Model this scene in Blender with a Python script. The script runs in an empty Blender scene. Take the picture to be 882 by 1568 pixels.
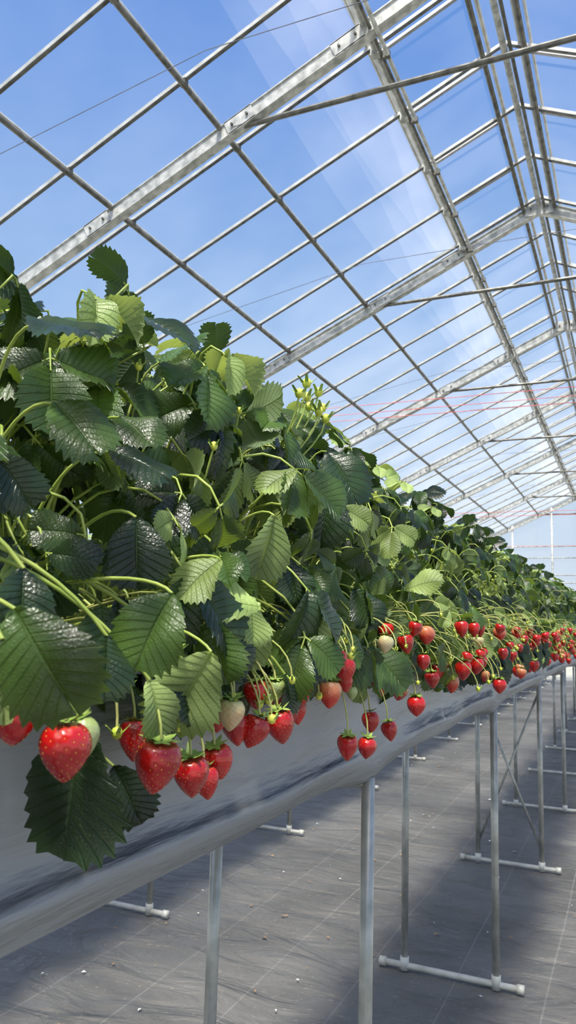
import bpy, math, random
import numpy as np
from mathutils import Vector, Matrix, noise

scene = bpy.context.scene
COL = bpy.context.collection
try:
    scene.view_settings.view_transform = 'Standard'
    scene.view_settings.look = 'None'
    scene.view_settings.exposure = 0.03
except Exception:
    pass

# ------------------------------------------------------------------ materials
def new_mat(name):
    m = bpy.data.materials.new(name); m.use_nodes = True
    nt = m.node_tree; nt.nodes.clear()
    out = nt.nodes.new('ShaderNodeOutputMaterial')
    return m, nt, out
def N(nt, t, **kw):
    n = nt.nodes.new(t)
    for k, v in kw.items():
        if k in n.inputs: n.inputs[k].default_value = v
        else: setattr(n, k, v)
    return n
def principled(nt, color, rough, **kw):
    p = nt.nodes.new('ShaderNodeBsdfPrincipled')
    p.inputs['Base Color'].default_value = (*color, 1)
    p.inputs['Roughness'].default_value = rough
    for k, v in kw.items():
        if k in p.inputs: p.inputs[k].default_value = v
    return p
def noise_color(nt, c1, c2, scale, detail=4, coord='Object', lo=.35, hi=.65, stretch=None):
    tc = N(nt, 'ShaderNodeTexCoord')
    src = tc.outputs[coord]
    if stretch:
        mp = N(nt, 'ShaderNodeMapping'); mp.inputs['Scale'].default_value = stretch
        nt.links.new(src, mp.inputs['Vector']); src = mp.outputs[0]
    nz = N(nt, 'ShaderNodeTexNoise', Scale=scale, Detail=detail)
    nt.links.new(src, nz.inputs['Vector'])
    r = N(nt, 'ShaderNodeValToRGB')
    r.color_ramp.elements[0].position = lo; r.color_ramp.elements[1].position = hi
    r.color_ramp.elements[0].color = (*c1, 1); r.color_ramp.elements[1].color = (*c2, 1)
    nt.links.new(nz.outputs['Fac'], r.inputs['Fac'])
    return r.outputs['Color'], nz.outputs['Fac']
def bump(nt, h, strength, dist):
    b = N(nt, 'ShaderNodeBump'); b.inputs['Strength'].default_value = strength; b.inputs['Distance'].default_value = dist
    nt.links.new(h, b.inputs['Height']); return b.outputs['Normal']

def simple(name, c1, c2, scale, rough, metal=0.0, bmp=0.0, **kw):
    m, nt, out = new_mat(name)
    p = principled(nt, c1, rough, Metallic=metal, **kw)
    c, f = noise_color(nt, c1, c2, scale)
    nt.links.new(c, p.inputs['Base Color'])
    if bmp: nt.links.new(bump(nt, f, .4, bmp), p.inputs['Normal'])
    nt.links.new(p.outputs[0], out.inputs[0])
    return m

M_galv = simple('galvanised_steel', (.34, .35, .33), (.66, .66, .63), 18, .42, .25)
M_raft = simple('rafter_steel', (.44, .44, .41), (.64, .64, .60), 12, .4, .3)
M_dark = simple('dark_steel', (.08, .08, .07), (.18, .17, .15), 30, .5, .5)
M_purl = simple('purlin_steel', (.09, .09, .08), (.20, .195, .175), 20, .45, .4)
M_leg = simple('leg_pipe', (.34, .345, .31), (.56, .56, .51), 18, .36, .45)
M_foot = simple('foot_pipe', (.52, .51, .44), (.72, .71, .64), 18, .5, .1)
M_red = simple('red_cord', (.75, .10, .10), (.85, .2, .2), 10, .6)
M_wire = simple('thin_wire', (.12, .14, .2), (.2, .22, .28), 10, .6)

def film_mat(name, base, graz, tint=(.97, .97, .97)):
    m, nt, out = new_mat(name)
    tr = N(nt, 'ShaderNodeBsdfTransparent')
    df = N(nt, 'ShaderNodeBsdfDiffuse'); df.inputs['Color'].default_value = (*tint, 1)
    tl = N(nt, 'ShaderNodeBsdfTranslucent'); tl.inputs['Color'].default_value = (*tint, 1)
    ms = N(nt, 'ShaderNodeMixShader'); ms.inputs[0].default_value = .6
    nt.links.new(df.outputs[0], ms.inputs[1]); nt.links.new(tl.outputs[0], ms.inputs[2])
    lw = N(nt, 'ShaderNodeLayerWeight', Blend=.5)
    pw = N(nt, 'ShaderNodeMath', operation='POWER'); pw.inputs[1].default_value = 3
    nt.links.new(lw.outputs['Facing'], pw.inputs[0])
    ma = N(nt, 'ShaderNodeMath', operation='MULTIPLY_ADD'); ma.inputs[1].default_value = graz; ma.inputs[2].default_value = base
    nt.links.new(pw.outputs[0], ma.inputs[0])
    tc = N(nt, 'ShaderNodeTexCoord')
    nz = N(nt, 'ShaderNodeTexNoise', Scale=1.3, Detail=5)
    nt.links.new(tc.outputs['Object'], nz.inputs['Vector'])
    mr = N(nt, 'ShaderNodeMapRange'); mr.inputs[1].default_value = .3; mr.inputs[2].default_value = .7
    mr.inputs[3].default_value = .45; mr.inputs[4].default_value = 1.55
    nt.links.new(nz.outputs['Fac'], mr.inputs[0])
    mu = N(nt, 'ShaderNodeMath', operation='MULTIPLY', use_clamp=True)
    nt.links.new(ma.outputs[0], mu.inputs[0]); nt.links.new(mr.outputs[0], mu.inputs[1])
    mx = N(nt, 'ShaderNodeMixShader')
    nt.links.new(mu.outputs[0], mx.inputs[0]); nt.links.new(tr.outputs[0], mx.inputs[1]); nt.links.new(ms.outputs[0], mx.inputs[2])
    nt.links.new(mx.outputs[0], out.inputs[0])
    return m
M_film = film_mat('roof_film', .045, .28)
M_film2 = film_mat('folded_film', .04, .08)
M_wall = film_mat('wall_film', .12, .15)

# trough film
m, nt, out = new_mat('trough_film'); M_trough = m
p = principled(nt, (.5, .53, .56), .42)
c, f = noise_color(nt, (.25, .265, .275), (.37, .385, .395), 3, 5, stretch=(1, .35, 2.5))
nt.links.new(c, p.inputs['Base Color'])
c2, f2 = noise_color(nt, (0, 0, 0), (1, 1, 1), 7, 5, stretch=(1, .3, 2.2))
nt.links.new(bump(nt, f2, .8, .03), p.inputs['Normal'])
nt.links.new(p.outputs[0], out.inputs[0])
M_mulch = simple('mulch_film', (.50, .54, .58), (.7, .73, .76), 20, .4, 0, .01)

# ground cloth
m, nt, out = new_mat('ground_cloth'); M_floor = m
p = principled(nt, (.15, .15, .15), .55)
tc = N(nt, 'ShaderNodeTexCoord')
n1 = N(nt, 'ShaderNodeTexNoise', Scale=1.3, Detail=8, Roughness=.6); nt.links.new(tc.outputs['Object'], n1.inputs['Vector'])
r1 = N(nt, 'ShaderNodeValToRGB'); r1.color_ramp.elements[0].position = .35; r1.color_ramp.elements[1].position = .66
r1.color_ramp.elements[0].color = (.092, .089, .082, 1); r1.color_ramp.elements[1].color = (.18, .174, .161, 1)
nt.links.new(n1.outputs['Fac'], r1.inputs['Fac'])
sx = N(nt, 'ShaderNodeSeparateXYZ'); nt.links.new(tc.outputs['Object'], sx.inputs[0])
wob = N(nt, 'ShaderNodeTexNoise', Scale=.8, Detail=2); nt.links.new(tc.outputs['Object'], wob.inputs['Vector'])
ad = N(nt, 'ShaderNodeMath', operation='MULTIPLY_ADD'); ad.inputs[1].default_value = .03
nt.links.new(wob.outputs['Fac'], ad.inputs[0]); nt.links.new(sx.outputs['X'], ad.inputs[2])
dv = N(nt, 'ShaderNodeMath', operation='DIVIDE'); dv.inputs[1].default_value = .31; nt.links.new(ad.outputs[0], dv.inputs[0])
fr = N(nt, 'ShaderNodeMath', operation='FRACT'); nt.links.new(dv.outputs[0], fr.inputs[0])
ls = N(nt, 'ShaderNodeMath', operation='LESS_THAN'); ls.inputs[1].default_value = .018; nt.links.new(fr.outputs[0], ls.inputs[0])
mf = N(nt, 'ShaderNodeMath', operation='MULTIPLY'); mf.inputs[1].default_value = .26; nt.links.new(ls.outputs[0], mf.inputs[0])
mx = N(nt, 'ShaderNodeMixRGB'); mx.inputs[2].default_value = (.40, .39, .36, 1)
nt.links.new(mf.outputs[0], mx.inputs[0]); nt.links.new(r1.outputs[0], mx.inputs[1])
v = N(nt, 'ShaderNodeTexNoise', Scale=55, Detail=3); nt.links.new(tc.outputs['Object'], v.inputs['Vector'])
r2 = N(nt, 'ShaderNodeValToRGB'); r2.color_ramp.elements[0].position = .64; r2.color_ramp.elements[1].position = .72
nt.links.new(v.outputs['Fac'], r2.inputs['Fac'])
m2 = N(nt, 'ShaderNodeMath', operation='MULTIPLY'); m2.inputs[1].default_value = .4; nt.links.new(r2.outputs[0], m2.inputs[0])
mx2 = N(nt, 'ShaderNodeMixRGB'); mx2.inputs[2].default_value = (.38, .35, .29, 1)
nt.links.new(m2.outputs[0], mx2.inputs[0]); nt.links.new(mx.outputs[0], mx2.inputs[1])
nt.links.new(mx2.outputs[0], p.inputs['Base Color'])
mpg = N(nt, 'ShaderNodeMapping'); mpg.inputs['Scale'].default_value = (1, 2.2, 1); nt.links.new(tc.outputs['Object'], mpg.inputs['Vector'])
n3 = N(nt, 'ShaderNodeTexNoise', Scale=3.2, Detail=5, Distortion=.8); nt.links.new(mpg.outputs[0], n3.inputs['Vector'])
nt.links.new(bump(nt, n3.outputs['Fac'], .8, .10), p.inputs['Normal'])
nt.links.new(p.outputs[0], out.inputs[0])

# leaf
def leaf_mat(name, dark, light, back, vein, transl, tfac, rough=.36):
    m, nt, out = new_mat(name)
    uv = N(nt, 'ShaderNodeUVMap')
    s = N(nt, 'ShaderNodeSeparateXYZ'); nt.links.new(uv.outputs[0], s.inputs[0])
    fr = N(nt, 'ShaderNodeMath', operation='FRACT'); nt.links.new(s.outputs['Y'], fr.inputs[0])
    sb = N(nt, 'ShaderNodeMath', operation='SUBTRACT'); sb.inputs[1].default_value = .5; nt.links.new(fr.outputs[0], sb.inputs[0])
    ab = N(nt, 'ShaderNodeMath', operation='ABSOLUTE'); nt.links.new(sb.outputs[0], ab.inputs[0])
    mr = N(nt, 'ShaderNodeMapRange'); mr.inputs[1].default_value = .015; mr.inputs[2].default_value = .10; mr.inputs[3].default_value = 1; mr.inputs[4].default_value = 0
    nt.links.new(ab.outputs[0], mr.inputs[0])
    mr2 = N(nt, 'ShaderNodeMapRange'); mr2.inputs[1].default_value = .02; mr2.inputs[2].default_value = .06; mr2.inputs[3].default_value = 1; mr2.inputs[4].default_value = 0
    nt.links.new(s.outputs['X'], mr2.inputs[0])
    mxm = N(nt, 'ShaderNodeMath', operation='MAXIMUM'); nt.links.new(mr.outputs[0], mxm.inputs[0]); nt.links.new(mr2.outputs[0], mxm.inputs[1])
    col, f = noise_color(nt, dark, light, 22, 3)
    oi = N(nt, 'ShaderNodeTexNoise', Scale=11, Detail=1)
    tcc = N(nt, 'ShaderNodeTexCoord'); nt.links.new(tcc.outputs['Object'], oi.inputs['Vector'])
    hs = N(nt, 'ShaderNodeHueSaturation')
    mrv = N(nt, 'ShaderNodeMapRange'); mrv.inputs[1].default_value = .3; mrv.inputs[2].default_value = .7; mrv.inputs[3].default_value = .4; mrv.inputs[4].default_value = 1.9
    nt.links.new(oi.outputs['Fac'], mrv.inputs[0]); nt.links.new(mrv.outputs[0], hs.inputs['Value']); nt.links.new(col, hs.inputs['Color'])
    vf = N(nt, 'ShaderNodeMath', operation='MULTIPLY'); vf.inputs[1].default_value = .25; nt.links.new(mxm.outputs[0], vf.inputs[0])
    mx = N(nt, 'ShaderNodeMixRGB'); mx.inputs[2].default_value = (*vein, 1)
    nt.links.new(vf.outputs[0], mx.inputs[0]); nt.links.new(hs.outputs[0], mx.inputs[1])
    geo = N(nt, 'ShaderNodeNewGeometry')
    bk = N(nt, 'ShaderNodeMixRGB'); bk.inputs[2].default_value = (*back, 1)
    nt.links.new(geo.outputs['Backfacing'], bk.inputs[0]); nt.links.new(mx.outputs[0], bk.inputs[1])
    p = principled(nt, dark, rough)
    nt.links.new(bk.outputs[0], p.inputs['Base Color'])
    rb = N(nt, 'ShaderNodeMath', operation='MULTIPLY_ADD'); rb.inputs[1].default_value = .35; rb.inputs[2].default_value = rough
    nt.links.new(geo.outputs['Backfacing'], rb.inputs[0]); nt.links.new(rb.outputs[0], p.inputs['Roughness'])
    rn = N(nt, 'ShaderNodeTexVoronoi', Scale=330, feature='DISTANCE_TO_EDGE'); nt.links.new(tcc.outputs['Object'], rn.inputs['Vector'])
    rs = N(nt, 'ShaderNodeMath', operation='MULTIPLY'); rs.inputs[1].default_value = .6; nt.links.new(rn.outputs['Distance'], rs.inputs[0])
    inv = N(nt, 'ShaderNodeMath', operation='SUBTRACT'); nt.links.new(rs.outputs[0], inv.inputs[0]); nt.links.new(mxm.outputs[0], inv.inputs[1])
    nt.links.new(bump(nt, inv.outputs[0], .7, .0012), p.inputs['Normal'])
    tl = N(nt, 'ShaderNodeBsdfTranslucent'); tl.inputs['Color'].default_value = (*transl, 1)
    ms = N(nt, 'ShaderNodeMixShader'); ms.inputs[0].default_value = tfac
    nt.links.new(p.outputs[0], ms.inputs[1]); nt.links.new(tl.outputs[0], ms.inputs[2])
    nt.links.new(ms.outputs[0], out.inputs[0])
    return m
M_leaf = leaf_mat('leaf_green', (.020, .046, .010), (.056, .104, .022), (.13, .19, .08), (.12, .19, .06), (.34, .50, .04), .20, .34)
M_leafL = leaf_mat('leaf_pale', (.18, .26, .075), (.30, .39, .13), (.27, .35, .16), (.15, .23, .06), (.50, .62, .11), .32, .42)
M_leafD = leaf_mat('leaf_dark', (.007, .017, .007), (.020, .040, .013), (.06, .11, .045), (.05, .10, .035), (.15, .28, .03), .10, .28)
M_stem = simple('petiole_green', (.27, .37, .06), (.44, .52, .12), 30, .42)
M_stem2 = simple('truss_stem', (.34, .40, .09), (.54, .52, .19), 40, .45)
M_sepal = simple('sepal_green', (.20, .34, .05), (.38, .50, .12), 60, .5)
M_seed = simple('achene_yellow', (.75, .38, .05), (.85, .5, .12), 60, .4)
M_seedw = simple('achene_pale', (.50, .42, .12), (.42, .30, .1), 60, .4)
def fruit_mat(name, c1, c2, sh, t0, t1, amt):
    m, nt, out = new_mat(name)
    p = principled(nt, c1, .25)
    for k, v in (('Coat Weight', .3), ('Coat Roughness', .12), ('Specular IOR Level', .6)):
        if k in p.inputs: p.inputs[k].default_value = v
    c, f = noise_color(nt, c1, c2, 26, 2)
    uv = N(nt, 'ShaderNodeUVMap'); s = N(nt, 'ShaderNodeSeparateXYZ'); nt.links.new(uv.outputs[0], s.inputs[0])
    mr = N(nt, 'ShaderNodeMapRange'); mr.inputs[1].default_value = t0; mr.inputs[2].default_value = t1; mr.inputs[3].default_value = amt; mr.inputs[4].default_value = 0
    nt.links.new(s.outputs['Y'], mr.inputs[0])
    mx = N(nt, 'ShaderNodeMixRGB'); mx.inputs[2].default_value = (*sh, 1)
    nt.links.new(mr.outputs[0], mx.inputs[0]); nt.links.new(c, mx.inputs[1])
    nt.links.new(mx.outputs[0], p.inputs['Base Color'])
    nt.links.new(p.outputs[0], out.inputs[0]); return m
M_ripe = fruit_mat('fruit_red', (.34, .003, .005), (.56, .009, .009), (.66, .14, .07), .02, .16, .5)
M_half = fruit_mat('fruit_half_ripe', (.60, .035, .018), (.50, .012, .010), (.78, .46, .20), .05, .7, .8)
M_unripe = fruit_mat('fruit_unripe', (.64, .56, .32), (.64, .34, .18), (.48, .55, .22), .05, .5, .8)
M_green = fruit_mat('fruit_green', (.32, .38, .14), (.44, .48, .24), (.30, .42, .10), .05, .5, .8)
M_petal = simple('flower_petal', (.85, .86, .82), (.9, .9, .86), 10, .5)
M_bud = simple('bud_yellowgreen', (.50, .60, .06), (.74, .74, .12), 50, .5)
M_dry = simple('dry_leaf', (.30, .16, .06), (.5, .32, .14), 20, .7)

# ------------------------------------------------------------------ mesh builder
class MB:
    def __init__(s): s.V = []; s.F = []; s.M = []; s.UV = []; s.n = 0; s.mats = []
    def mi(s, mat):
        if mat not in s.mats: s.mats.append(mat)
        return s.mats.index(mat)
    def add(s, v, faces, mat, uv=None):
        v = np.asarray(v, float)
        k = s.n
        s.V.append(v); s.n += len(v)
        s.F.extend([tuple(i + k for i in f) for f in faces])
        s.M.extend([s.mi(mat)] * len(faces))
        s.UV.append(np.zeros((len(v), 2)) if uv is None else uv)
    def box(s, c, ax, ay, az, mat):
        c = np.array(c, float); ax, ay, az = [np.array(a, float) for a in (ax, ay, az)]
        v = [c + i * ax + j * ay + k * az for i in (-1, 1) for j in (-1, 1) for k in (-1, 1)]
        f = [(0, 1, 3, 2), (4, 6, 7, 5), (0, 4, 5, 1), (2, 3, 7, 6), (0, 2, 6, 4), (1, 5, 7, 3)]
        s.add(v, f, mat)
    def bar(s, a, b, w, h, mat, up=(0, 0, 1)):
        a = np.array(a, float); b = np.array(b, float); d = b - a; L = np.linalg.norm(d); d /= L
        side = np.cross(d, up); side /= np.linalg.norm(side); u = np.cross(side, d)
        s.box((a + b) / 2, d * L / 2, side * w / 2, u * h / 2, mat)
    def tube(s, pts, r, mat, n=8, caps=True):
        pts = np.array(pts, float); K = len(pts)
        rr = np.full(K, r) if np.isscalar(r) else np.array(r)
        T = np.gradient(pts, axis=0); T /= np.linalg.norm(T, axis=1)[:, None] + 1e-12
        ref = np.array([0, 0, 1.]) if abs(T[0][2]) < .9 else np.array([1., 0, 0])
        V = []; a = np.cross(T[0], ref); a /= np.linalg.norm(a)
        ang = np.arange(n) * 2 * math.pi / n
        for i in range(K):
            a = a - T[i] * a.dot(T[i]); a /= np.linalg.norm(a); b = np.cross(T[i], a)
            V.append(pts[i] + rr[i] * (np.cos(ang)[:, None] * a + np.sin(ang)[:, None] * b))
        V = np.concatenate(V)
        F = [(i * n + j, i * n + (j + 1) % n, (i + 1) * n + (j + 1) % n, (i + 1) * n + j) for i in range(K - 1) for j in range(n)]
        if caps: F += [tuple(range(n))[::-1], tuple((K - 1) * n + j for j in range(n))]
        s.add(V, F, mat)
    def mesh(s, name, smooth=True):
        me = bpy.data.meshes.new(name)
        V = np.concatenate(s.V)
        me.from_pydata(V.tolist(), [], s.F)
        for m in s.mats: me.materials.append(m)
        me.polygons.foreach_set('material_index', s.M)
        me.polygons.foreach_set('use_smooth', [smooth] * len(me.polygons))
        uvl = me.uv_layers.new(name='UVMap')
        idx = np.zeros(len(me.loops), int); me.loops.foreach_get('vertex_index', idx)
        uvl.data.foreach_set('uv', np.concatenate(s.UV)[idx].ravel())
        me.update(); return me
    def obj(s, name, parent=None, smooth=True):
        o = bpy.data.objects.new(name, s.mesh(name, smooth)); COL.objects.link(o)
        if parent: o.parent = parent
        return o
def inst(name, me, loc, rz=0, sc=1.0, scz=None):
    o = bpy.data.objects.new(name, me); o.location = loc; o.rotation_euler = (0, 0, rz); o.scale = (sc, sc, scz or sc)
    COL.objects.link(o); return o
def empty(name):
    o = bpy.data.objects.new(name, None); COL.objects.link(o); return o
def nrm(v): v = np.array(v, float); return v / (np.linalg.norm(v) + 1e-12)
def bez(p0, p1, p2, p3, n):
    t = np.linspace(0, 1, n)[:, None]
    return (1 - t) ** 3 * np.array(p0) + 3 * (1 - t) ** 2 * t * np.array(p1) + 3 * (1 - t) * t * t * np.array(p2) + t ** 3 * np.array(p3)

# ------------------------------------------------------------------ leaflets
NC = 22
def leaflet(mb, base, d, n, L, W, fold, curl, pleat, rng, mat, R=4, side=.15):
    y = nrm(d); z = np.array(n, float); z = nrm(z - y * z.dot(y)); x = np.cross(y, z)
    ph1, ph2 = rng.uniform(0, 6.28), rng.uniform(0, 6.28)
    c = np.arange(NC); tb = c / (NC - 1)
    phi = math.pi * (.05 + .95 * tb)
    bx = W / 2 * np.abs(np.sin(phi)) ** .60 * (.48 + .52 * np.minimum(1, tb * 1.9)); by = L * ((1 - np.cos(phi)) / 2) ** .86
    bx[-1] = 0; by[-1] = L
    my = L * .86 * tb ** 1.12
    k = np.where(c % 2 == 1, 1.085, .93); k[:4] = 1; k[-1] = 1.0
    bx2 = bx * k; by2 = my + (by - my) * k
    odd = (c % 2 == 1); by2[odd] += L * .02; by2[-1] = L * 1.01
    for sgn in (1, -1):
        s = np.linspace(0, 1, R + 1)[:, None]
        X = bx2 * s; Y = my + (by2 - my) * s
        vein = odd[None, :].astype(float)
        Z = fold * X + pleat * W * (1 - vein) * np.sin(np.pi * np.clip(s * .93, 0, 1)) ** .7
        Z = Z - side * W * (X / (W / 2)) ** 2 * .5
        yn = Y / L
        Z = Z - curl * L * yn ** 2
        Yc = Y * (1 - .12 * abs(curl) * yn)
        Z = Z + .055 * L * np.sin(ph1 + yn * 5) * (X / W * 2) + .045 * L * np.sin(ph2 + sgn * yn * 8) * s
        P = np.array(base)[None, None, :] + (sgn * X)[..., None] * x + Yc[..., None] * y + Z[..., None] * z
        uv = np.stack([np.broadcast_to(s, X.shape), np.broadcast_to(c / 2.0, X.shape)], -1).reshape(-1, 2)
        F = []
        for r in range(R):
            for q in range(NC - 1):
                a = r * NC + q; f = (a, a + NC, a + NC + 1, a + 1)
                F.append(f if sgn > 0 else f[::-1])
        mb.add(P.reshape(-1, 3), F, mat, uv)

def rot_about(v, axis, ang):
    v = np.array(v); k = nrm(axis)
    return v * math.cos(ang) + np.cross(k, v) * math.sin(ang) + k * k.dot(v) * (1 - math.cos(ang))

def trifoliate(mb, base, d, n, L, rng, mat, R=4):
    d = nrm(d); n = nrm(np.array(n) - d * np.dot(n, d))
    fold = rng.uniform(.08, .75); curl = rng.uniform(.02, .5)
    for ang, sc in ((0, 1.0), (rng.uniform(1.0, 1.4), .93), (-rng.uniform(1.0, 1.4), .93)):
        dd = rot_about(d, n, ang); dd = nrm(dd - n * rng.uniform(.0, .5))
        off = .010 if ang == 0 else .004
        leaflet(mb, np.array(base) + dd * off, dd, n + rng.normal(0, .25, 3), L * sc, L * sc * rng.uniform(.82, .98),
                fold * rng.uniform(.6, 1.3), curl * rng.uniform(.5, 1.4), rng.uniform(.025, .05), rng, mat, R)
        mb.tube([np.array(base), np.array(base) + dd * (off + .004)], .0011, M_stem, 5, False)

def plant_mesh(seed, nl=25, tmin=-20, L0=.040, L1=.080, rlo=.60):
    rng = np.random.RandomState(seed); mb = MB()
    for i in range(nl):
        th = math.radians(tmin + (128 - tmin) * (i + rng.uniform(0, 1)) / nl)
        r = rng.uniform(rlo, 1.08)
        rz = .39 if th > 0 else .24
        yy = rng.uniform(-.17, .17)
        p = np.array([.27 * math.cos(th) * (r if th > .35 else max(r, .84)), yy, rz * math.sin(th) * r])
        d = np.array([math.sin(max(th, 0)) * .75 + .12, rng.uniform(-.8, .8), -math.cos(th) * .95 - .12]) + rng.normal(0, .3, 3)
        nn = np.array([math.cos(th) * .65, 0, max(math.sin(th), 0) * .5 + .5]) + rng.normal(0, .42, 3)
        q = rng.rand()
        mat = M_leafL if q < .17 else M_leafD if q < .50 else M_leaf
        Lf = rng.uniform(L0, L1) * (.78 if mat is M_leafL else 1)
        trifoliate(mb, p, d, nn, Lf, rng, mat)
        cr = np.array([.07 + rng.normal(0, .015), rng.normal(0, .02), -.005])
        dn = nrm(d)
        c1 = cr + (p - cr) * .3 + np.array([0, 0, .06 + .1 * r]); c2 = p - dn * .04 + np.array([-.01, 0, .02])
        mb.tube(bez(cr, c1, c2, p, 9), np.linspace(.0021, .0013, 9), M_stem, 5, False)
    for i in range(2):
        p = np.array([rng.uniform(.0, .25), rng.uniform(-.12, .12), 0]); p[2] = .33 * math.sqrt(max(0, 1 - (p[0] / .3) ** 2)) + .01
        cr = np.array([.07, 0, 0])
        mb.tube(bez(cr, cr + (0, 0, .15), p - (0, 0, .08), p, 8), .0011, M_stem, 5, False)
        bud(mb, p, rng, .0042)
    return mb.mesh('strawberry_plant')

def bud(mb, p, rng, r):
    K, n = 5, 8; V = []
    for i in range(K):
        a = math.pi * i / (K - 1)
        for j in range(n):
            b = 2 * math.pi * j / n
            V.append(np.array(p) + r * np.array([math.sin(a) * math.cos(b), math.sin(a) * math.sin(b), -math.cos(a) * 1.1]))
    F = [(i * n + j, i * n + (j + 1) % n, (i + 1) * n + (j + 1) % n, (i + 1) * n + j) for i in range(K - 1) for j in range(n)]
    mb.add(V, F, M_bud)
    for j in range(5):
        b = 2 * math.pi * j / 5 + rng.uniform(0, 1)
        o = np.array([math.cos(b), math.sin(b), 0]); t = np.array([-o[1], o[0], 0])
        u = np.array([0, 0, 1.])
        P = [p + o * r * .8 - t * r * .4, p + o * r * .8 + t * r * .4, p + o * r * 2.1 + u * r * 1.2 + t * r * .25, p + o * r * 2.1 + u * r * 1.2 - t * r * .25, ]
        mb.add(P, [(0, 1, 2, 3)], M_sepal)

# ------------------------------------------------------------------ fruit
def fruit(mb, center, R, H, rng, mat, axis=(0, 0, 1), seedmat=None, NR=30, NS=36, nseed=110, stem_to=None, sep=1.0):
    ax = nrm(axis); a = nrm(np.cross(ax, [0.3, 1, .1])); b = np.cross(ax, a)
    p = rng.uniform(.60, .80); q = rng.uniform(.62, .80)
    flat = rng.uniform(.9, 1.05); lob = rng.uniform(0, .06); lp = rng.uniform(0, 6)
    def prof(t): return R * np.clip(np.sin(np.pi * np.clip(t, 0, 1) ** p), 0, 1) ** q
    t = np.linspace(0, 1, NR) ** 1.0; t = .5 - .5 * np.cos(np.pi * t)
    th = np.arange(NS) * 2 * math.pi / NS
    TT, TH = np.meshgrid(t, th, indexing='ij')
    rr = prof(TT) * (1 + lob * np.sin(2 * TH + lp) + .02 * np.sin(3 * TH + lp * 2 + TT * 4))
    zz = H * (.5 - TT) - .08 * H * np.exp(-(TT / .06) ** 2)
    i = np.arange(nseed); st = .05 + .9 * (i + .5) / nseed
    st = st ** .92; sth = i * 2.39996 + rng.normal(0, .05, nseed)
    sr = prof(st)
    sx, sy, sz = sr * np.cos(sth), sr * np.sin(sth), H * (.5 - st)
    gx, gy, gz = rr * np.cos(TH), rr * np.sin(TH), zz
    D = (gx[..., None] - sx) ** 2 + (gy[..., None] - sy) ** 2 + (gz[..., None] - sz) ** 2
    sig = R * .10
    dim = np.exp(-D / sig ** 2).max(-1) * R * .055
    rr2 = np.maximum(rr - dim, rr * .2)
    P = (rr2 * np.cos(TH))[..., None] * a + (rr2 * np.sin(TH) * flat)[..., None] * b + zz[..., None] * ax + np.array(center)
    F = [(i * NS + j, (i + 1) * NS + j, (i + 1) * NS + (j + 1) % NS, i * NS + (j + 1) % NS) for i in range(NR - 1) for j in range(NS)]
    mb.add(P.reshape(-1, 3), F, mat, np.stack([TH / 6.2832, TT], -1).reshape(-1, 2))
    sm = seedmat or M_seed
    for k in range(nseed):
        e = np.cos(sth[k]) * a + np.sin(sth[k]) * flat * b
        pos = np.array(center) + e * (sr[k] - R * .035) + ax * sz[k]
        tn = nrm(np.cross(ax, e)); r0 = R * .028
        V = [pos + e * r0, pos - e * r0, pos + tn * r0 * .9, pos - tn * r0 * .9, pos + ax * r0 * 1.6, pos - ax * r0 * 1.6]
        mb.add(V, [(0, 2, 4), (0, 4, 3), (0, 3, 5), (0, 5, 2), (1, 4, 2), (1, 3, 4), (1, 5, 3), (1, 2, 5)], sm)
    top = np.array(center) + ax * H * .44
    ns = rng.randint(9, 12)
    for k in range(ns):
        an = 2 * math.pi * (k + rng.uniform(-.2, .2)) / ns
        e = math.cos(an) * a + math.sin(an) * b; tn = np.cross(ax, e)
        Ls = R * rng.uniform(.75, 1.05) * sep; w = R * .2; up = rng.uniform(-.05, .45)
        rows = []
        for s_, ww, uu in ((0, .5, 0), (.35, 1.0, .10), (.7, .75, .12 + up * .4), (1.0, .04, .1 + up)):
            cpt = top + e * Ls * s_ * .95 + ax * Ls * (uu - .05 * s_)
            rows += [cpt - tn * w * ww, cpt + ax * w * .12, cpt + tn * w * ww]
        F = []
        for r in range(3):
            for q_ in range(2):
                A = r * 3 + q_; F.append((A, A + 1, A + 4, A + 3))
        mb.add(rows, F, M_sepal)
    if stem_to is not None:
        s0 = np.array(stem_to, float); e0 = top + ax * R * .1
        hgt = max(.03, (s0[2] - e0[2]))
        p1 = np.array([s0[0] + (e0[0] - s0[0]) * .45, s0[1] + (e0[1] - s0[1]) * .3, s0[2] + .05])
        p2 = np.array([e0[0], e0[1], e0[2] + max(.04, hgt * .7)])
        mb.tube(bez(s0, p1, p2, e0, 14), .0012, M_stem2, 6, False)

def spur(mb, s0, e0, rng):
    """thin truss branch ending in a small green fruitlet"""
    s0 = np.array(s0, float); e0 = np.array(e0, float)
    mid = s0 * .45 + e0 * .55 + np.array([.03, 0, .06])
    mb.tube(bez(s0, mid, e0 + (0, 0, .05), e0, 12), .0012, M_stem2, 5, False)
    bud(mb, e0, rng, rng.uniform(.003, .005))

def cluster_mesh(seed, nf):
    rng = np.random.RandomState(seed); mb = MB()
    for i in range(nf):
        z = rng.uniform(-.14, .06)
        c = np.array([rng.uniform(.225, .31) + (.02 if z > 0 else 0), rng.uniform(-.10, .10), z])
        R = rng.uniform(.0125, .018); H = R * rng.uniform(2.2, 2.6)
        q = rng.rand()
        mat, sm = (M_ripe, M_seed) if q < .70 else (M_half, M_seed) if q < .78 else (M_unripe, M_seedw) if q < .91 else (M_green, M_seedw)
        if mat in (M_green,): R *= .7; H *= .7
        fruit(mb, c, R, H, rng, mat, (rng.normal(0, .2), rng.normal(0, .2), 1), sm, 20, 24, 80, (.07, rng.normal(0, .02), .0))
    for i in range(7):
        spur(mb, (.08, rng.normal(0, .03), .01), (rng.uniform(.25, .33), rng.uniform(-.11, .11), rng.uniform(-.10, .06)), rng)
    return mb.mesh('strawberry_cluster')

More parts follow.
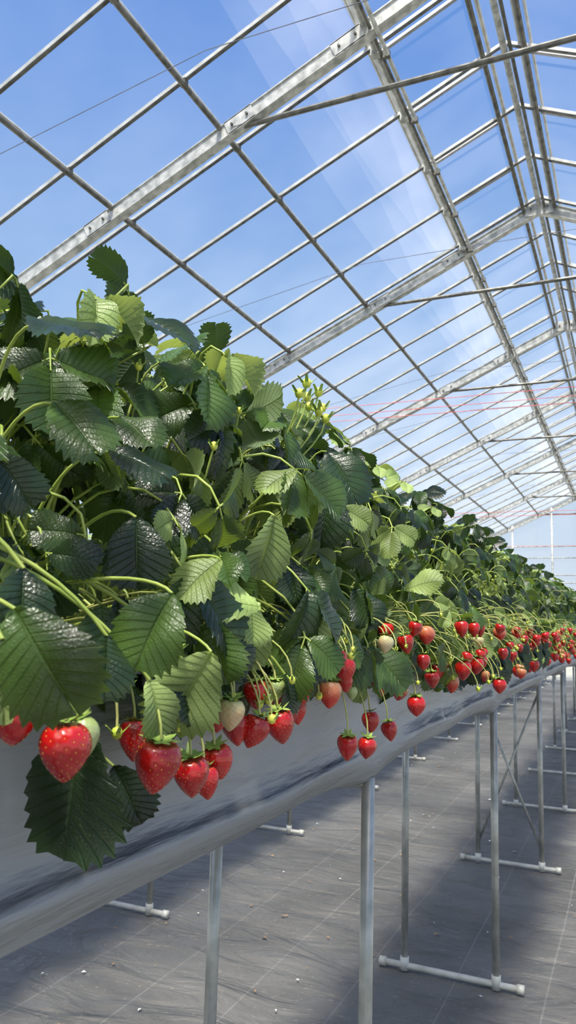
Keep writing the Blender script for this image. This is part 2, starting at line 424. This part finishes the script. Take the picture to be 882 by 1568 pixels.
# ------------------------------------------------------------------ greenhouse
RX = -.65; HW = 3.45; Y0, Y1 = -3.36, 21.02
def rz(x): return 5.0 - .46 * abs(x - RX)
EL, ER = RX - HW, RX + HW
BEAMS = [3.80 + 2.87 * k for k in range(-2, 7)]
frame = empty('greenhouse_frame')

for bi, y in enumerate(BEAMS):
    mb = MB()
    for sg, xe in ((-1, EL), (1, ER)):
        up = (sg * .46, 0, 1)
        a = (RX, y, rz(RX) - .055); b = (xe, y, rz(xe) - .055)
        mb.bar(a, b, .05, .090, M_galv, up)
        for dz in (-.048, .048):
            a2 = (RX, y, rz(RX) - .055 + dz); b2 = (xe, y, rz(xe) - .055 + dz)
            mb.bar(a2, b2, .068, .007, M_galv, up)
        mb.tube([(xe, y, 0), (xe, y, rz(xe))], .03, M_galv, 8)
        for t in (.22, .42, .72):
            x = RX + (xe - RX) * t
            mb.bar((x - .09 * sg, y - .031, rz(x) - .055 + .0414), (x + .09 * sg, y - .031, rz(x) - .055 - .0414), .006, .10, M_galv, up)
            for q in (-.05, .05):
                xx = x + q; mb.tube([(xx, y - .034, rz(xx) - .055), (xx, y - .046, rz(xx) - .055)], .009, M_dark, 6)
    mb.box((RX, y - .036, 4.925), (.12, 0, 0), (0, .004, 0), (0, 0, .06), M_galv)
    for q in (-.07, .07): mb.tube([(RX + q, y - .038, 4.93), (RX + q, y - .05, 4.93)], .01, M_dark, 6)
    tx = 1.46
    mb.tube([(RX - tx, y, 4.25), (RX + tx, y, 4.25)], .017, M_purl, 8)
    for sg in (-1, 1):
        mb.box((RX + sg * tx, y, 4.27), (.03, 0, 0), (0, .038, 0), (0, 0, .03), M_galv)
    mb.obj('truss_%d' % (bi + 1), frame, False)

mb = MB()
def lng(x, z, r, mat=M_purl, n=8): mb.tube([(x, Y0, z), (x, Y1, z)], r, mat, n)
for sg in (-1, 1):
    for dx in (1.59, 2.38):
        x = RX + sg * dx; lng(x, rz(x) - .012, .016)
        lng(x, rz(x) + .012, .010, M_raft)
    x = RX + sg * .66
    lng(x, rz(x) - .02, .021, M_galv); lng(x + .035, rz(x) - .055, .012, M_purl)
    lng(x - sg * .075, rz(x) - .075, .014, M_galv)
    lng(x + sg * .06, rz(x) + .02, .012, M_raft)
    lng(RX + sg * HW, rz(RX + sg * HW), .03, M_galv)
    lng(RX + sg * .13, rz(RX + .13) - .02, .017, M_purl)
    lng(RX + sg * .10, rz(RX + .13) + .06, .014, M_raft)
lng(RX, 4.965, .022, M_galv); lng(RX + .045, 4.93, .012, M_purl)
mb.obj('purlins', frame)

mb = MB()
y = 4.0 - 11 * .65
RY = []
while y < Y1: RY.append(y); y += .65
for y in RY:
    for sg in (-1, 1):
        xe = RX + sg * HW; up = (sg * .46, 0, 1)
        mb.bar((RX, y, rz(RX) + .02), (xe, y, rz(xe) + .02), .024, .022, M_raft, up)
        mb.bar((RX, y, rz(RX) + .006), (xe, y, rz(xe) + .006), .015, .012, M_purl, up)
        a, b = RX + sg * .14, RX + sg * .72
        mb.bar((a, y + .15, rz(a) + .10), (b, y + .15, rz(b) + .10), .022, .02, M_raft, up)
        mb.bar((a, y + .15, rz(a) + .086), (b, y + .15, rz(b) + .086), .012, .01, M_purl, up)
        x = RX + sg * .66
        mb.box((x, y, rz(x) - .03), (.03, 0, 0), (0, .022, 0), (0, 0, .03), M_galv)
        mb.box((x - sg * .06, y, rz(x) - .07), (.028, 0, 0), (0, .012, 0), (0, 0, .02), M_dark)
        for dx in (1.59, 2.38):
            x = RX + sg * dx; mb.box((x, y, rz(x)), (.022, 0, 0), (0, .018, 0), (0, 0, .016), M_dark)
for sg in (-1, 1):
    for dx in (.16, .72):
        x = RX + sg * dx; mb.tube([(x, Y0, rz(x) + .10), (x, Y1, rz(x) + .10)], .011, M_raft, 6)
mb.obj('rafters', frame, False)

mb = MB()
for y in (1.5, 2.95, 5.4, 8.2, 9.8, 12.5, 15.5):
    mb.tube([(EL + .6, y, 3.75), (RX - 1.2, y, 4.05), (ER - 1.5, y, 4.02)], .0022, M_wire, 5)
for y, z in ((8.9, 3.98), (9.15, 3.95), (9.5, 3.97), (14.5, 3.4), (14.9, 3.38), (17.8, 3.1)):
    mb.tube([(EL + .1, y, z), (RX, y, z - .02), (ER - .1, y, z)], .004, M_red, 5)
mb.obj('tension_wires', frame)

mb = MB()
for sg in (-1, 1):
    xs = [RX, RX + sg * .72, RX + sg * HW]
    for a, b in zip(xs[:-1], xs[1:]):
        for k in range(len(RY) - 1):
            y0, y1 = RY[k], RY[k + 1]
            V = [(a, y0, rz(a) + .035), (b, y0, rz(b) + .035), (b, y1, rz(b) + .035), (a, y1, rz(a) + .035)]
            mb.add(V, [(0, 1, 2, 3)], M_film)
mb.obj('ceiling', None, False)
mb = MB()
for lay, (x0, h) in enumerate(((1.26, .060), (1.12, .075), (1.0, .09), (.88, .105))):
    ys = np.arange(Y0, Y1, .15); xs = np.linspace(RX - x0, RX - .70, 13)
    V = []
    for y in ys:
        for i, x in enumerate(xs):
            V.append((x + .06 * math.sin(y * (.9 + .3 * lay) + lay * 2) * (1 - i / 12), y, rz(x) + h + .008 * math.sin(i * 1.3 + y * .7 + lay)))
    n = len(xs)
    mb.add(V, [(i * n + j, i * n + j + 1, (i + 1) * n + j + 1, (i + 1) * n + j) for i in range(len(ys) - 1) for j in range(n - 1)], M_film2)
mb.obj('folded_film_curtain', frame)

def wall(name, quad):
    mb = MB(); mb.add(quad, [(0, 1, 2, 3)] if len(quad) == 4 else [tuple(range(len(quad)))], M_wall); return mb.obj(name, None, False)
wall('wall_left', [(EL, Y0, 0), (EL, Y1, 0), (EL, Y1, rz(EL)), (EL, Y0, rz(EL))])
wall('wall_right', [(ER, Y0, 0), (ER, Y1, 0), (ER, Y1, rz(ER)), (ER, Y0, rz(ER))])
wall('wall_back', [(EL, Y1, 0), (ER, Y1, 0), (ER, Y1, rz(ER)), (RX, Y1, 5.0), (EL, Y1, rz(EL))])
wall('wall_front', [(EL, Y0, 0), (ER, Y0, 0), (ER, Y0, rz(ER)), (RX, Y0, 5.0), (EL, Y0, rz(EL))])
mb = MB()
for yy in (Y0 + .03, Y1 - .03):
    for x in (-2.9, -1.9, -.65, .3, 1.3):
        mb.tube([(x, yy, 0), (x, yy, rz(x))], .028, M_galv, 8)
    for z in (.7, 1.6, 2.45, 2.65, 3.1, 3.40):
        mb.tube([(EL, yy, z), (ER, yy, z)], .016, M_galv, 6)
for xx in (EL + .03, ER - .03):
    for z in (.5, 1.2, 2.0, 2.8): mb.tube([(xx, Y0, z), (xx, Y1, z)], .012, M_galv, 6)
    for y in RY[::2]: mb.tube([(xx, y, 0), (xx, y, 3.4)], .011, M_galv, 6)
mb.obj('wall_rails', frame)

# floor
mb = MB()
xs = np.linspace(EL, ER, 60); ys = np.linspace(Y0, Y1, 240); V = []
for y in ys:
    for x in xs:
        V.append((x, y, .006 * noise.noise(Vector((x * 2.2, y * 1.3, 0))) + .004 * noise.noise(Vector((x * 6, y * 4, 3))) - .006))
n = len(xs)
mb.add(V, [(i * n + j, i * n + j + 1, (i + 1) * n + j + 1, (i + 1) * n + j) for i in range(len(ys) - 1) for j in range(n - 1)], M_floor)
mb.obj('floor')
M_out = simple('outside_soil', (.30, .29, .24), (.40, .40, .32), 2, .9)
mb = MB(); mb.add([(-60, -40, -.05), (60, -40, -.05), (60, 90, -.05), (-60, 90, -.05)], [(0, 1, 2, 3)], M_out); mb.obj('outside_ground')

# litter
mb = MB(); rng = np.random.RandomState(8)
for i in range(700):
    x = rng.uniform(-3.4, -.1); y = rng.uniform(.8, 12); s = rng.uniform(.003, .010) * (2.0 if rng.rand() < .12 else 1); a = rng.uniform(0, 6.28)
    e = np.array([math.cos(a), math.sin(a), 0]) * s; t = np.array([-math.sin(a), math.cos(a), 0]) * s * .6; c = np.array([x, y, .003])
    u = np.array([0, 0, s * .4])
    mb.add([c - e, c - t + u, c + e, c + t + u * .5, c + u * .6], [(0, 1, 4), (1, 2, 4), (2, 3, 4), (3, 0, 4)], M_dry if rng.rand() < .6 else M_petal)
mb.obj('fallen_petals_and_leaves')

# ------------------------------------------------------------------ beds
FR = [1.49 + 1.47 * k for k in range(-2, 13)]
def bed(cx):
    root = empty('raised_planting_bed')
    ya, yb = -1.9, 20.0
    prof = [(0, 1.205), (.10, 1.21), (.175, 1.212), (.196, 1.20), (.202, 1.175), (.199, 1.12), (.196, 1.06), (.195, 1.02), (.199, 1.012), (.199, .998), (.190, .985), (.178, .965), (.158, .953), (.12, .944), (.06, .94), (0, .938)]
    full = prof + [(-x, z) for x, z in prof[-2:0:-1]]
    ys = np.arange(ya, yb, .04); V = []
    for y in ys:
        dn = min(abs(y - f) for f in FR)
        tent = math.exp(-dn / .09)
        for k, (x, z) in enumerate(full):
            zz, xx = z, x
            if z < 1.015:
                zz += .014 - .034 * tent; zz += .008 * noise.noise(Vector((y * 2.5, x * 9, cx)))
                xx *= 1 - .06 * tent
            if z > .99 and abs(x) > .19:
                xx += .009 * noise.noise(Vector((y * 1.7, z * 9, cx + 5))) + .005 * noise.noise(Vector((y * 6 + z * 20, z * 14, cx)))
                xx -= math.copysign(.008 * tent, x)
            V.append((cx + xx, y, zz))
    n = len(full)
    F = [(i * n + j, (i + 1) * n + j, (i + 1) * n + (j + 1) % n, i * n + (j + 1) % n) for i in range(len(ys) - 1) for j in range(n)]
    mb = MB(); mb.add(V, F, M_trough)
    mb.F += [tuple(range(n)), tuple((len(ys) - 1) * n + j for j in range(n))[::-1]]; mb.M += [0, 0]
    mb.obj('trough_film', root)
    mb = MB()
    ys2 = np.arange(ya, yb, .1); V = []; pr = np.linspace(-.17, .17, 9)
    for y in ys2:
        for x in pr: V.append((cx + x, y, 1.222 + .012 * math.cos(x * 9) + .006 * noise.noise(Vector((x * 20, y * 8, 1)))))
    mb.add(V, [(i * 9 + j, i * 9 + j + 1, (i + 1) * 9 + j + 1, (i + 1) * 9 + j) for i in range(len(ys2) - 1) for j in range(8)], M_mulch)
    for sg in (-1, 1):
        mb.tube([(cx + sg * .198, ya, 1.205), (cx + sg * .198, yb, 1.205)], .011, M_mulch, 8)
    mb.obj('mulch_cover', root)
    mb = MB()
    for y in FR:
        for sg in (-1, 1):
            x = cx + sg * .165
            mb.tube([(x, y, .01), (x, y, .955)], .0130, M_leg, 14)
            mb.tube([(x, y, .0), (x, y, .045)], .0165, M_foot, 12)
            mb.tube([(x + sg * .07, y, .014), (x + sg * .095, y, .014)], .016, M_foot, 10)
        mb.tube([(cx - .25, y, .014), (cx + .25, y, .014)], .011, M_foot, 10)
        mb.tube([(cx - .17, y, .945), (cx + .17, y, .945)], .011, M_leg, 10)
    for a in (4, 9):
        y = FR[a]
        mb.tube([(cx - .165, y, .92), (cx + .165, y, .10)], .007, M_leg, 6); mb.tube([(cx + .165, y + .015, .92), (cx - .165, y + .015, .10)], .007, M_leg, 6)
    mb.obj('support_legs', root)
bed(-.65); bed(-2.10)

# ------------------------------------------------------------------ plants
PM = [plant_mesh(100 + i) for i in range(8)]
PU = [plant_mesh(200 + i, 32, -8, .038, .072, .68) for i in range(6)]
rng = np.random.RandomState(5)
for cx, step, y_end in ((-.65, .150, 20), (-2.10, .24, 20)):
    for side, rzr in ((1, 0), (-1, math.pi)):
        y = -.55 if cx > -1 else 0.4
        while y < y_end:
            near = cx > -1 and side == 1 and y < 1.55
            me = PU[rng.randint(6)] if near else PM[rng.randint(8)]
            hz = 1.0
            if cx > -1:
                hz = .84 if y < .25 else .90 if y < .45 else 1.03 if y < .6 else 1.10 if y < .95 else 1.06 if y < 1.6 else 1.02
            sc = rng.uniform(.92, 1.06)
            inst('strawberry_plant', me, (cx - (.05 if near and y < .5 else .01 if near else 0), y + rng.uniform(-.02, .02), 1.215), rzr + rng.uniform(-.18, .18), sc, sc * hz)
            y += (.13 if near else step) if side == 1 or cx < -1 else .18
CM = [cluster_mesh(50 + i, n) for i, n in enumerate((6, 5, 7, 4, 6, 5))]
y = 1.45
while y < 20:
    inst('strawberry_cluster', CM[rng.randint(6)], (-.65, y, 1.215), rng.uniform(-.15, .15), rng.uniform(.95, 1.08)); y += rng.uniform(.13, .24)
y = .6
while y < 20:
    inst('strawberry_cluster', CM[rng.randint(6)], (-.65, y, 1.215), math.pi, 1.0); y += rng.uniform(.4, .6)
y = 1.0
while y < 20:
    inst('strawberry_cluster', CM[rng.randint(6)], (-2.10, y, 1.215), rng.uniform(-.15, .15), 1.0); y += rng.uniform(.3, .5)

T = [
 [(-.335, .406, 1.165, .0170, 'r'), (-.36, .385, 1.185, .016, 'r'), (-.360, .455, 1.166, .012, 'g')],
 [(-.35, .536, 1.134, .0185, 'r'), (-.36, .607, 1.114, .0160, 'r'), (-.38, .690, 1.112, .016, 'r'), (-.375, .66, 1.098, .0125, 'r'), (-.40, .575, 1.145, .014, 'r')],
 [(-.37, .695, 1.158, .0145, 'u'), (-.40, .763, 1.134, .015, 'r'), (-.385, .778, 1.131, .0158, 'r'), (-.37, .815, 1.134, .0168, 'r'), (-.38, .821, 1.172, .0115, 'g'), (-.405, .73, 1.15, .014, 'r')],
 [(-.40, .900, 1.138, .0155, 'r'), (-.42, .975, 1.132, .015, 'r'), (-.39, .855, 1.160, .014, 'r'), (-.395, .93, 1.160, .0145, 'r'), (-.395, .80, 1.168, .014, 'r'), (-.39, .885, 1.175, .013, 'r')],
 [(-.37, .970, 1.158, .0158, 'h'), (-.375, 1.040, 1.185, .0155, 'r'), (-.375, 1.01, 1.20, .0135, 'r'), (-.385, 1.10, 1.150, .009, 'g'), (-.385, 1.07, 1.165, .012, 'r')],
 [(-.37, 1.042, 1.080, .0155, 'r'), (-.37, 1.128, 1.069, .0148, 'r'), (-.37, 1.245, 1.080, .0138, 'r'), (-.385, 1.191, 1.099, .0138, 'r')],
 [(-.39, 1.262, 1.149, .0155, 'r'), (-.34, 1.12, 1.222, .0118, 'u'), (-.375, 1.36, 1.218, .0145, 'r'), (-.40, 1.33, 1.16, .0145, 'r')],
 [(-.40, 1.742, 1.160, .018, 'r'), (-.38, 1.764, 1.124, .017, 'h'), (-.39, 1.62, 1.14, .016, 'r'), (-.385, 1.86, 1.15, .016, 'r')],
]
mm = {'r': (M_ripe, M_seed), 'h': (M_half, M_seed), 'u': (M_unripe, M_seedw), 'g': (M_green, M_seedw)}
rng = np.random.RandomState(11)
for tr in T:
    mb = MB(); yc = sum(f[1] for f in tr) / len(tr)
    for (x, y, z, R, k) in tr:
        H = R * (rng.uniform(2.3, 2.6))
        fruit(mb, (x, y, z), R, H, rng, mm[k][0], (rng.normal(0, .15), rng.normal(0, .15), 1), mm[k][1], 44, 56, 120, (-.575, yc + .04, 1.225))
    for i in range(6):
        spur(mb, (-.56, yc, 1.23), (rng.uniform(-.40, -.345), yc + rng.uniform(-.12, .12), rng.uniform(1.15, 1.24)), rng)
    mb.obj('strawberry_cluster')

Rv = np.array([.91, .41, 0]); Uv = np.array([0, 0, 1.]); Tv = np.array([.41, -.91, 0])
def V3(a): return nrm(a[0] * Rv + a[1] * Uv + a[2] * Tv)
# centre, tip direction (right, up, toward aisle), normal, length, kind, fold, curl
HL = [
 ((-.385, .475, 1.122), (-.15, -1, -.05), (-.3, .25, 1), .105, 2, .12, .1),
 ((-.40, .57, 1.10), (.45, -.8, 0), (.2, .3, 1), .055, 2, .15, .1),
 ((-.31, .350, 1.225), (.55, -.8, .2), (-.3, .7, .8), .070, 0, .15, .45),
 ((-.30, .28, 1.215), (-.5, -.6, .2), (-.2, .8, .6), .060, 2, .15, .35),
 ((-.33, .49, 1.244), (-.35, -.75, .4), (.25, .75, .6), .062, 0, .30, .35),
 ((-.35, .58, 1.188), (-.45, -.9, .1), (.45, .2, .9), .078, 1, .22, .25),
 ((-.37, .674, 1.270), (-.85, .15, .3), (.1, .75, .75), .074, 1, .30, .2),
 ((-.36, .645, 1.220), (.25, -.95, .15), (-.3, .4, .9), .062, 0, .25, .2),
 ((-.38, .756, 1.226), (-.1, -1, .1), (.5, .3, .8), .060, 1, .25, .2),
 ((-.37, .620, 1.290), (-.6, -.5, .3), (-.1, .75, .75), .055, 1, .30, .2),
 ((-.385, .800, 1.335), (-.15, -1, .1), (.7, .35, .55), .078, 1, .45, .15),
 ((-.38, .535, 1.305), (.1, -.95, .2), (.1, .5, .9), .062, 2, .25, .25),
 ((-.42, 1.155, 1.492), (.55, -.7, .3), (.1, .7, .75), .105, 2, .15, .3),
 ((-.40, 1.016, 1.403), (-.15, -1, .1), (.0, .3, .95), .090, 2, .18, .2),
 ((-.35, 1.170, 1.187), (.75, -.6, .2), (.0, .75, .7), .090, 0, .2, .2),
 ((-.38, .943, 1.249), (0, -1, .1), (.5, .4, .75), .060, 1, .3, .15),
 ((-.45, .981, 1.545), (.7, -.25, .4), (-.1, .9, .55), .085, 0, .15, .25),
 ((-.48, .858, 1.585), (.75, .1, .3), (-.3, .8, .6), .072, 0, .12, .2),
 ((-.48, .740, 1.570), (.5, .3, .3), (-.1, .9, .6), .068, 0, .12, .2),
 ((-.43, .595, 1.431), (.6, -.4, .4), (0, .8, .6), .055, 0, .25, .2),
 ((-.40, .561, 1.393), (.9, -.2, .3), (0, .95, .4), .065, 2, .1, .25),
 ((-.39, .830, 1.423), (-.7, -.4, .3), (.1, .85, .6), .055, 1, .2, .2),
 ((-.42, .473, 1.490), (.6, -.1, .4), (-.1, .9, .4), .075, 2, .15, .2),
 ((-.45, .658, 1.565), (.95, -.2, .2), (-.1, .95, .35), .085, 2, .2, .3),
 ((-.40, .475, 1.402), (.6, -.5, .3), (0, .85, .5), .065, 0, .25, .2),
 ((-.38, .865, 1.300), (.3, -.9, .2), (.1, .6, .8), .055, 2, .2, .2),
 ((-.38, 1.144, 1.276), (.5, -.8, .2), (.1, .6, .8), .070, 2, .2, .2),
 ((-.38, 1.50, 1.335), (.7, .3, .3), (.1, .7, .7), .080, 1, .3, .2),
 ((-.385, 1.13, 1.150), (-.1, -1, .1), (.5, .2, .8), .036, 1, .3, .1),
 ((-.37, 2.10, 1.208), (.3, -.9, .1), (.3, .4, .8), .080, 1, .1, .1),
 ((-.37, 3.28, 1.153), (.2, -.9, .1), (.3, .5, .8), .10, 1, .1, .1),
]
mb = MB(); rng = np.random.RandomState(21)
def near_leaf(c, d, n, L, mt, fo, cu, R=7):
    base = np.array(c) - d * L * .5
    leaflet(mb, base, d, n, L, L * rng.uniform(.86, .98), fo, cu, .045, rng, (M_leaf, M_leafL, M_leafD)[mt], R)
    cr = np.array([-.575, base[1] + rng.uniform(-.04, .06), 1.22])
    mb.tube(bez(cr, cr + (base - cr) * .45 + np.array([0, 0, .05]), base - d * .025 + np.array([-.03, 0, .0]), base, 14), np.linspace(.0021, .0013, 14), M_stem, 8, False)
for c, d, n, L, mt, fo, cu in HL:
    near_leaf(c, V3(d), V3(n), L, mt, fo, cu)
yy = .25
while yy < 1.7:
    z = rng.uniform(1.160, 1.24)
    d = nrm([rng.uniform(0, .2), rng.uniform(-.7, .7), -.8]); n = nrm([.9, rng.uniform(-.5, .3), .5])
    near_leaf((rng.uniform(-.43, -.415), yy, z), d, n, rng.uniform(.052, .078), rng.choice([0, 2, 2]), .15, .1, 5)
    yy += .030
for i in range(9):
    y0 = .24 + .065 * i + rng.uniform(-.02, .02)
    s0 = np.array([-.56, y0 - .02, 1.24]); e0 = np.array([-.36 - .01 * (i > 4), y0 + rng.uniform(.04, .14), rng.uniform(1.19, 1.28)])
    mb.tube(bez(s0, s0 + (.06, .0, .07 + rng.uniform(0, .06)), e0 + (-.04, -.03, .07), e0, 16), np.linspace(.0023, .0015, 16), M_stem, 8, False)
    dd = nrm(np.array([.3, rng.uniform(-.4, .4), -.8]))
    leaflet(mb, e0, dd, nrm([.8, -.3, .6]), .048, .043, .3, .2, .04, rng, M_leafD if i % 3 else M_leafL, 5)
p = np.array([-.42, .985, 1.572])
for o in ((0, 0, 0), (.01, .02, .012), (-.01, .035, -.004), (.012, -.03, .01), (.01, .05, -.02), (.015, .01, -.02), (0, .06, .0), (.01, -.05, -.01)):
    q = p + np.array(o)
    mb.tube(bez((-.5, .95, 1.35), (-.48, .95, 1.45), q - (0, 0, .05), q, 8), .0014, M_stem, 6, False); bud(mb, q, rng, .0070)
mb.obj('strawberry_plant')

# ------------------------------------------------------------------ light, sky, camera
SUN = Vector((.05, -.40, .92)).normalized()
w = bpy.data.worlds.new('sky'); scene.world = w; w.use_nodes = True
nt = w.node_tree; nt.nodes.clear()
out = nt.nodes.new('ShaderNodeOutputWorld'); bg = nt.nodes.new('ShaderNodeBackground')
tc = nt.nodes.new('ShaderNodeTexCoord'); sp = nt.nodes.new('ShaderNodeSeparateXYZ'); r = nt.nodes.new('ShaderNodeValToRGB')
nt.links.new(tc.outputs['Generated'], sp.inputs[0]); nt.links.new(sp.outputs['Z'], r.inputs['Fac'])
E = r.color_ramp.elements
E[0].position = 0; E[0].color = (.68, .77, .87, 1)
E[1].position = 1; E[1].color = (.08, .22, .64, 1)
for p_, c_ in ((.18, (.52, .67, .86)), (.38, (.28, .47, .80)), (.62, (.13, .30, .72))):
    e = E.new(p_); e.color = (*c_, 1)
dt = nt.nodes.new('ShaderNodeVectorMath'); dt.operation = 'DOT_PRODUCT'; dt.inputs[1].default_value = SUN
nt.links.new(tc.outputs['Generated'], dt.inputs[0])
mr = nt.nodes.new('ShaderNodeMapRange'); mr.inputs[1].default_value = .80; mr.inputs[2].default_value = 1; mr.inputs[3].default_value = 0; mr.inputs[4].default_value = 1
nt.links.new(dt.outputs['Value'], mr.inputs[0])
pw = nt.nodes.new('ShaderNodeMath'); pw.operation = 'POWER'; pw.inputs[1].default_value = 1.6; nt.links.new(mr.outputs[0], pw.inputs[0])
mx = nt.nodes.new('ShaderNodeMixRGB'); mx.blend_type = 'ADD'; mx.inputs[0].default_value = 1
gl = nt.nodes.new('ShaderNodeMixRGB'); gl.inputs[1].default_value = (0, 0, 0, 1); gl.inputs[2].default_value = (4.5, 4.0, 3.3, 1)
nt.links.new(pw.outputs[0], gl.inputs[0]); nt.links.new(r.outputs[0], mx.inputs[1]); nt.links.new(gl.outputs[0], mx.inputs[2])
nt.links.new(mx.outputs[0], bg.inputs[0]); bg.inputs[1].default_value = 1.0
nt.links.new(bg.outputs[0], out.inputs[0])

sd = bpy.data.lights.new('sun', 'SUN'); sd.energy = 6.6; sd.angle = math.radians(7); sd.color = (1, .96, .87)
so = bpy.data.objects.new('sun', sd); COL.objects.link(so); so.location = (0, 0, 12)
so.rotation_euler = SUN.to_track_quat('Z', 'Y').to_euler()

psi = math.radians(24.3); P = math.radians(8.18); ro = .028
F = Vector((-math.sin(psi) * math.cos(P), math.cos(psi) * math.cos(P), math.sin(P)))
R0 = Vector((math.cos(psi), math.sin(psi), 0)); U0 = R0.cross(F)
Rr = R0 * math.cos(ro) + U0 * math.sin(ro); U = U0 * math.cos(ro) - R0 * math.sin(ro)
cd = bpy.data.cameras.new('camera'); cam = bpy.data.objects.new('camera', cd); COL.objects.link(cam)
cd.sensor_fit = 'VERTICAL'; cd.sensor_height = 24; cd.lens = 18; cd.clip_start = .02; cd.clip_end = 300
cd.dof.use_dof = True; cd.dof.focus_distance = 1.2; cd.dof.aperture_fstop = 10
m4 = Matrix((Rr, U, -F)).transposed().to_4x4(); m4.translation = Vector((0, 0, 1.25)); cam.matrix_world = m4
scene.camera = cam
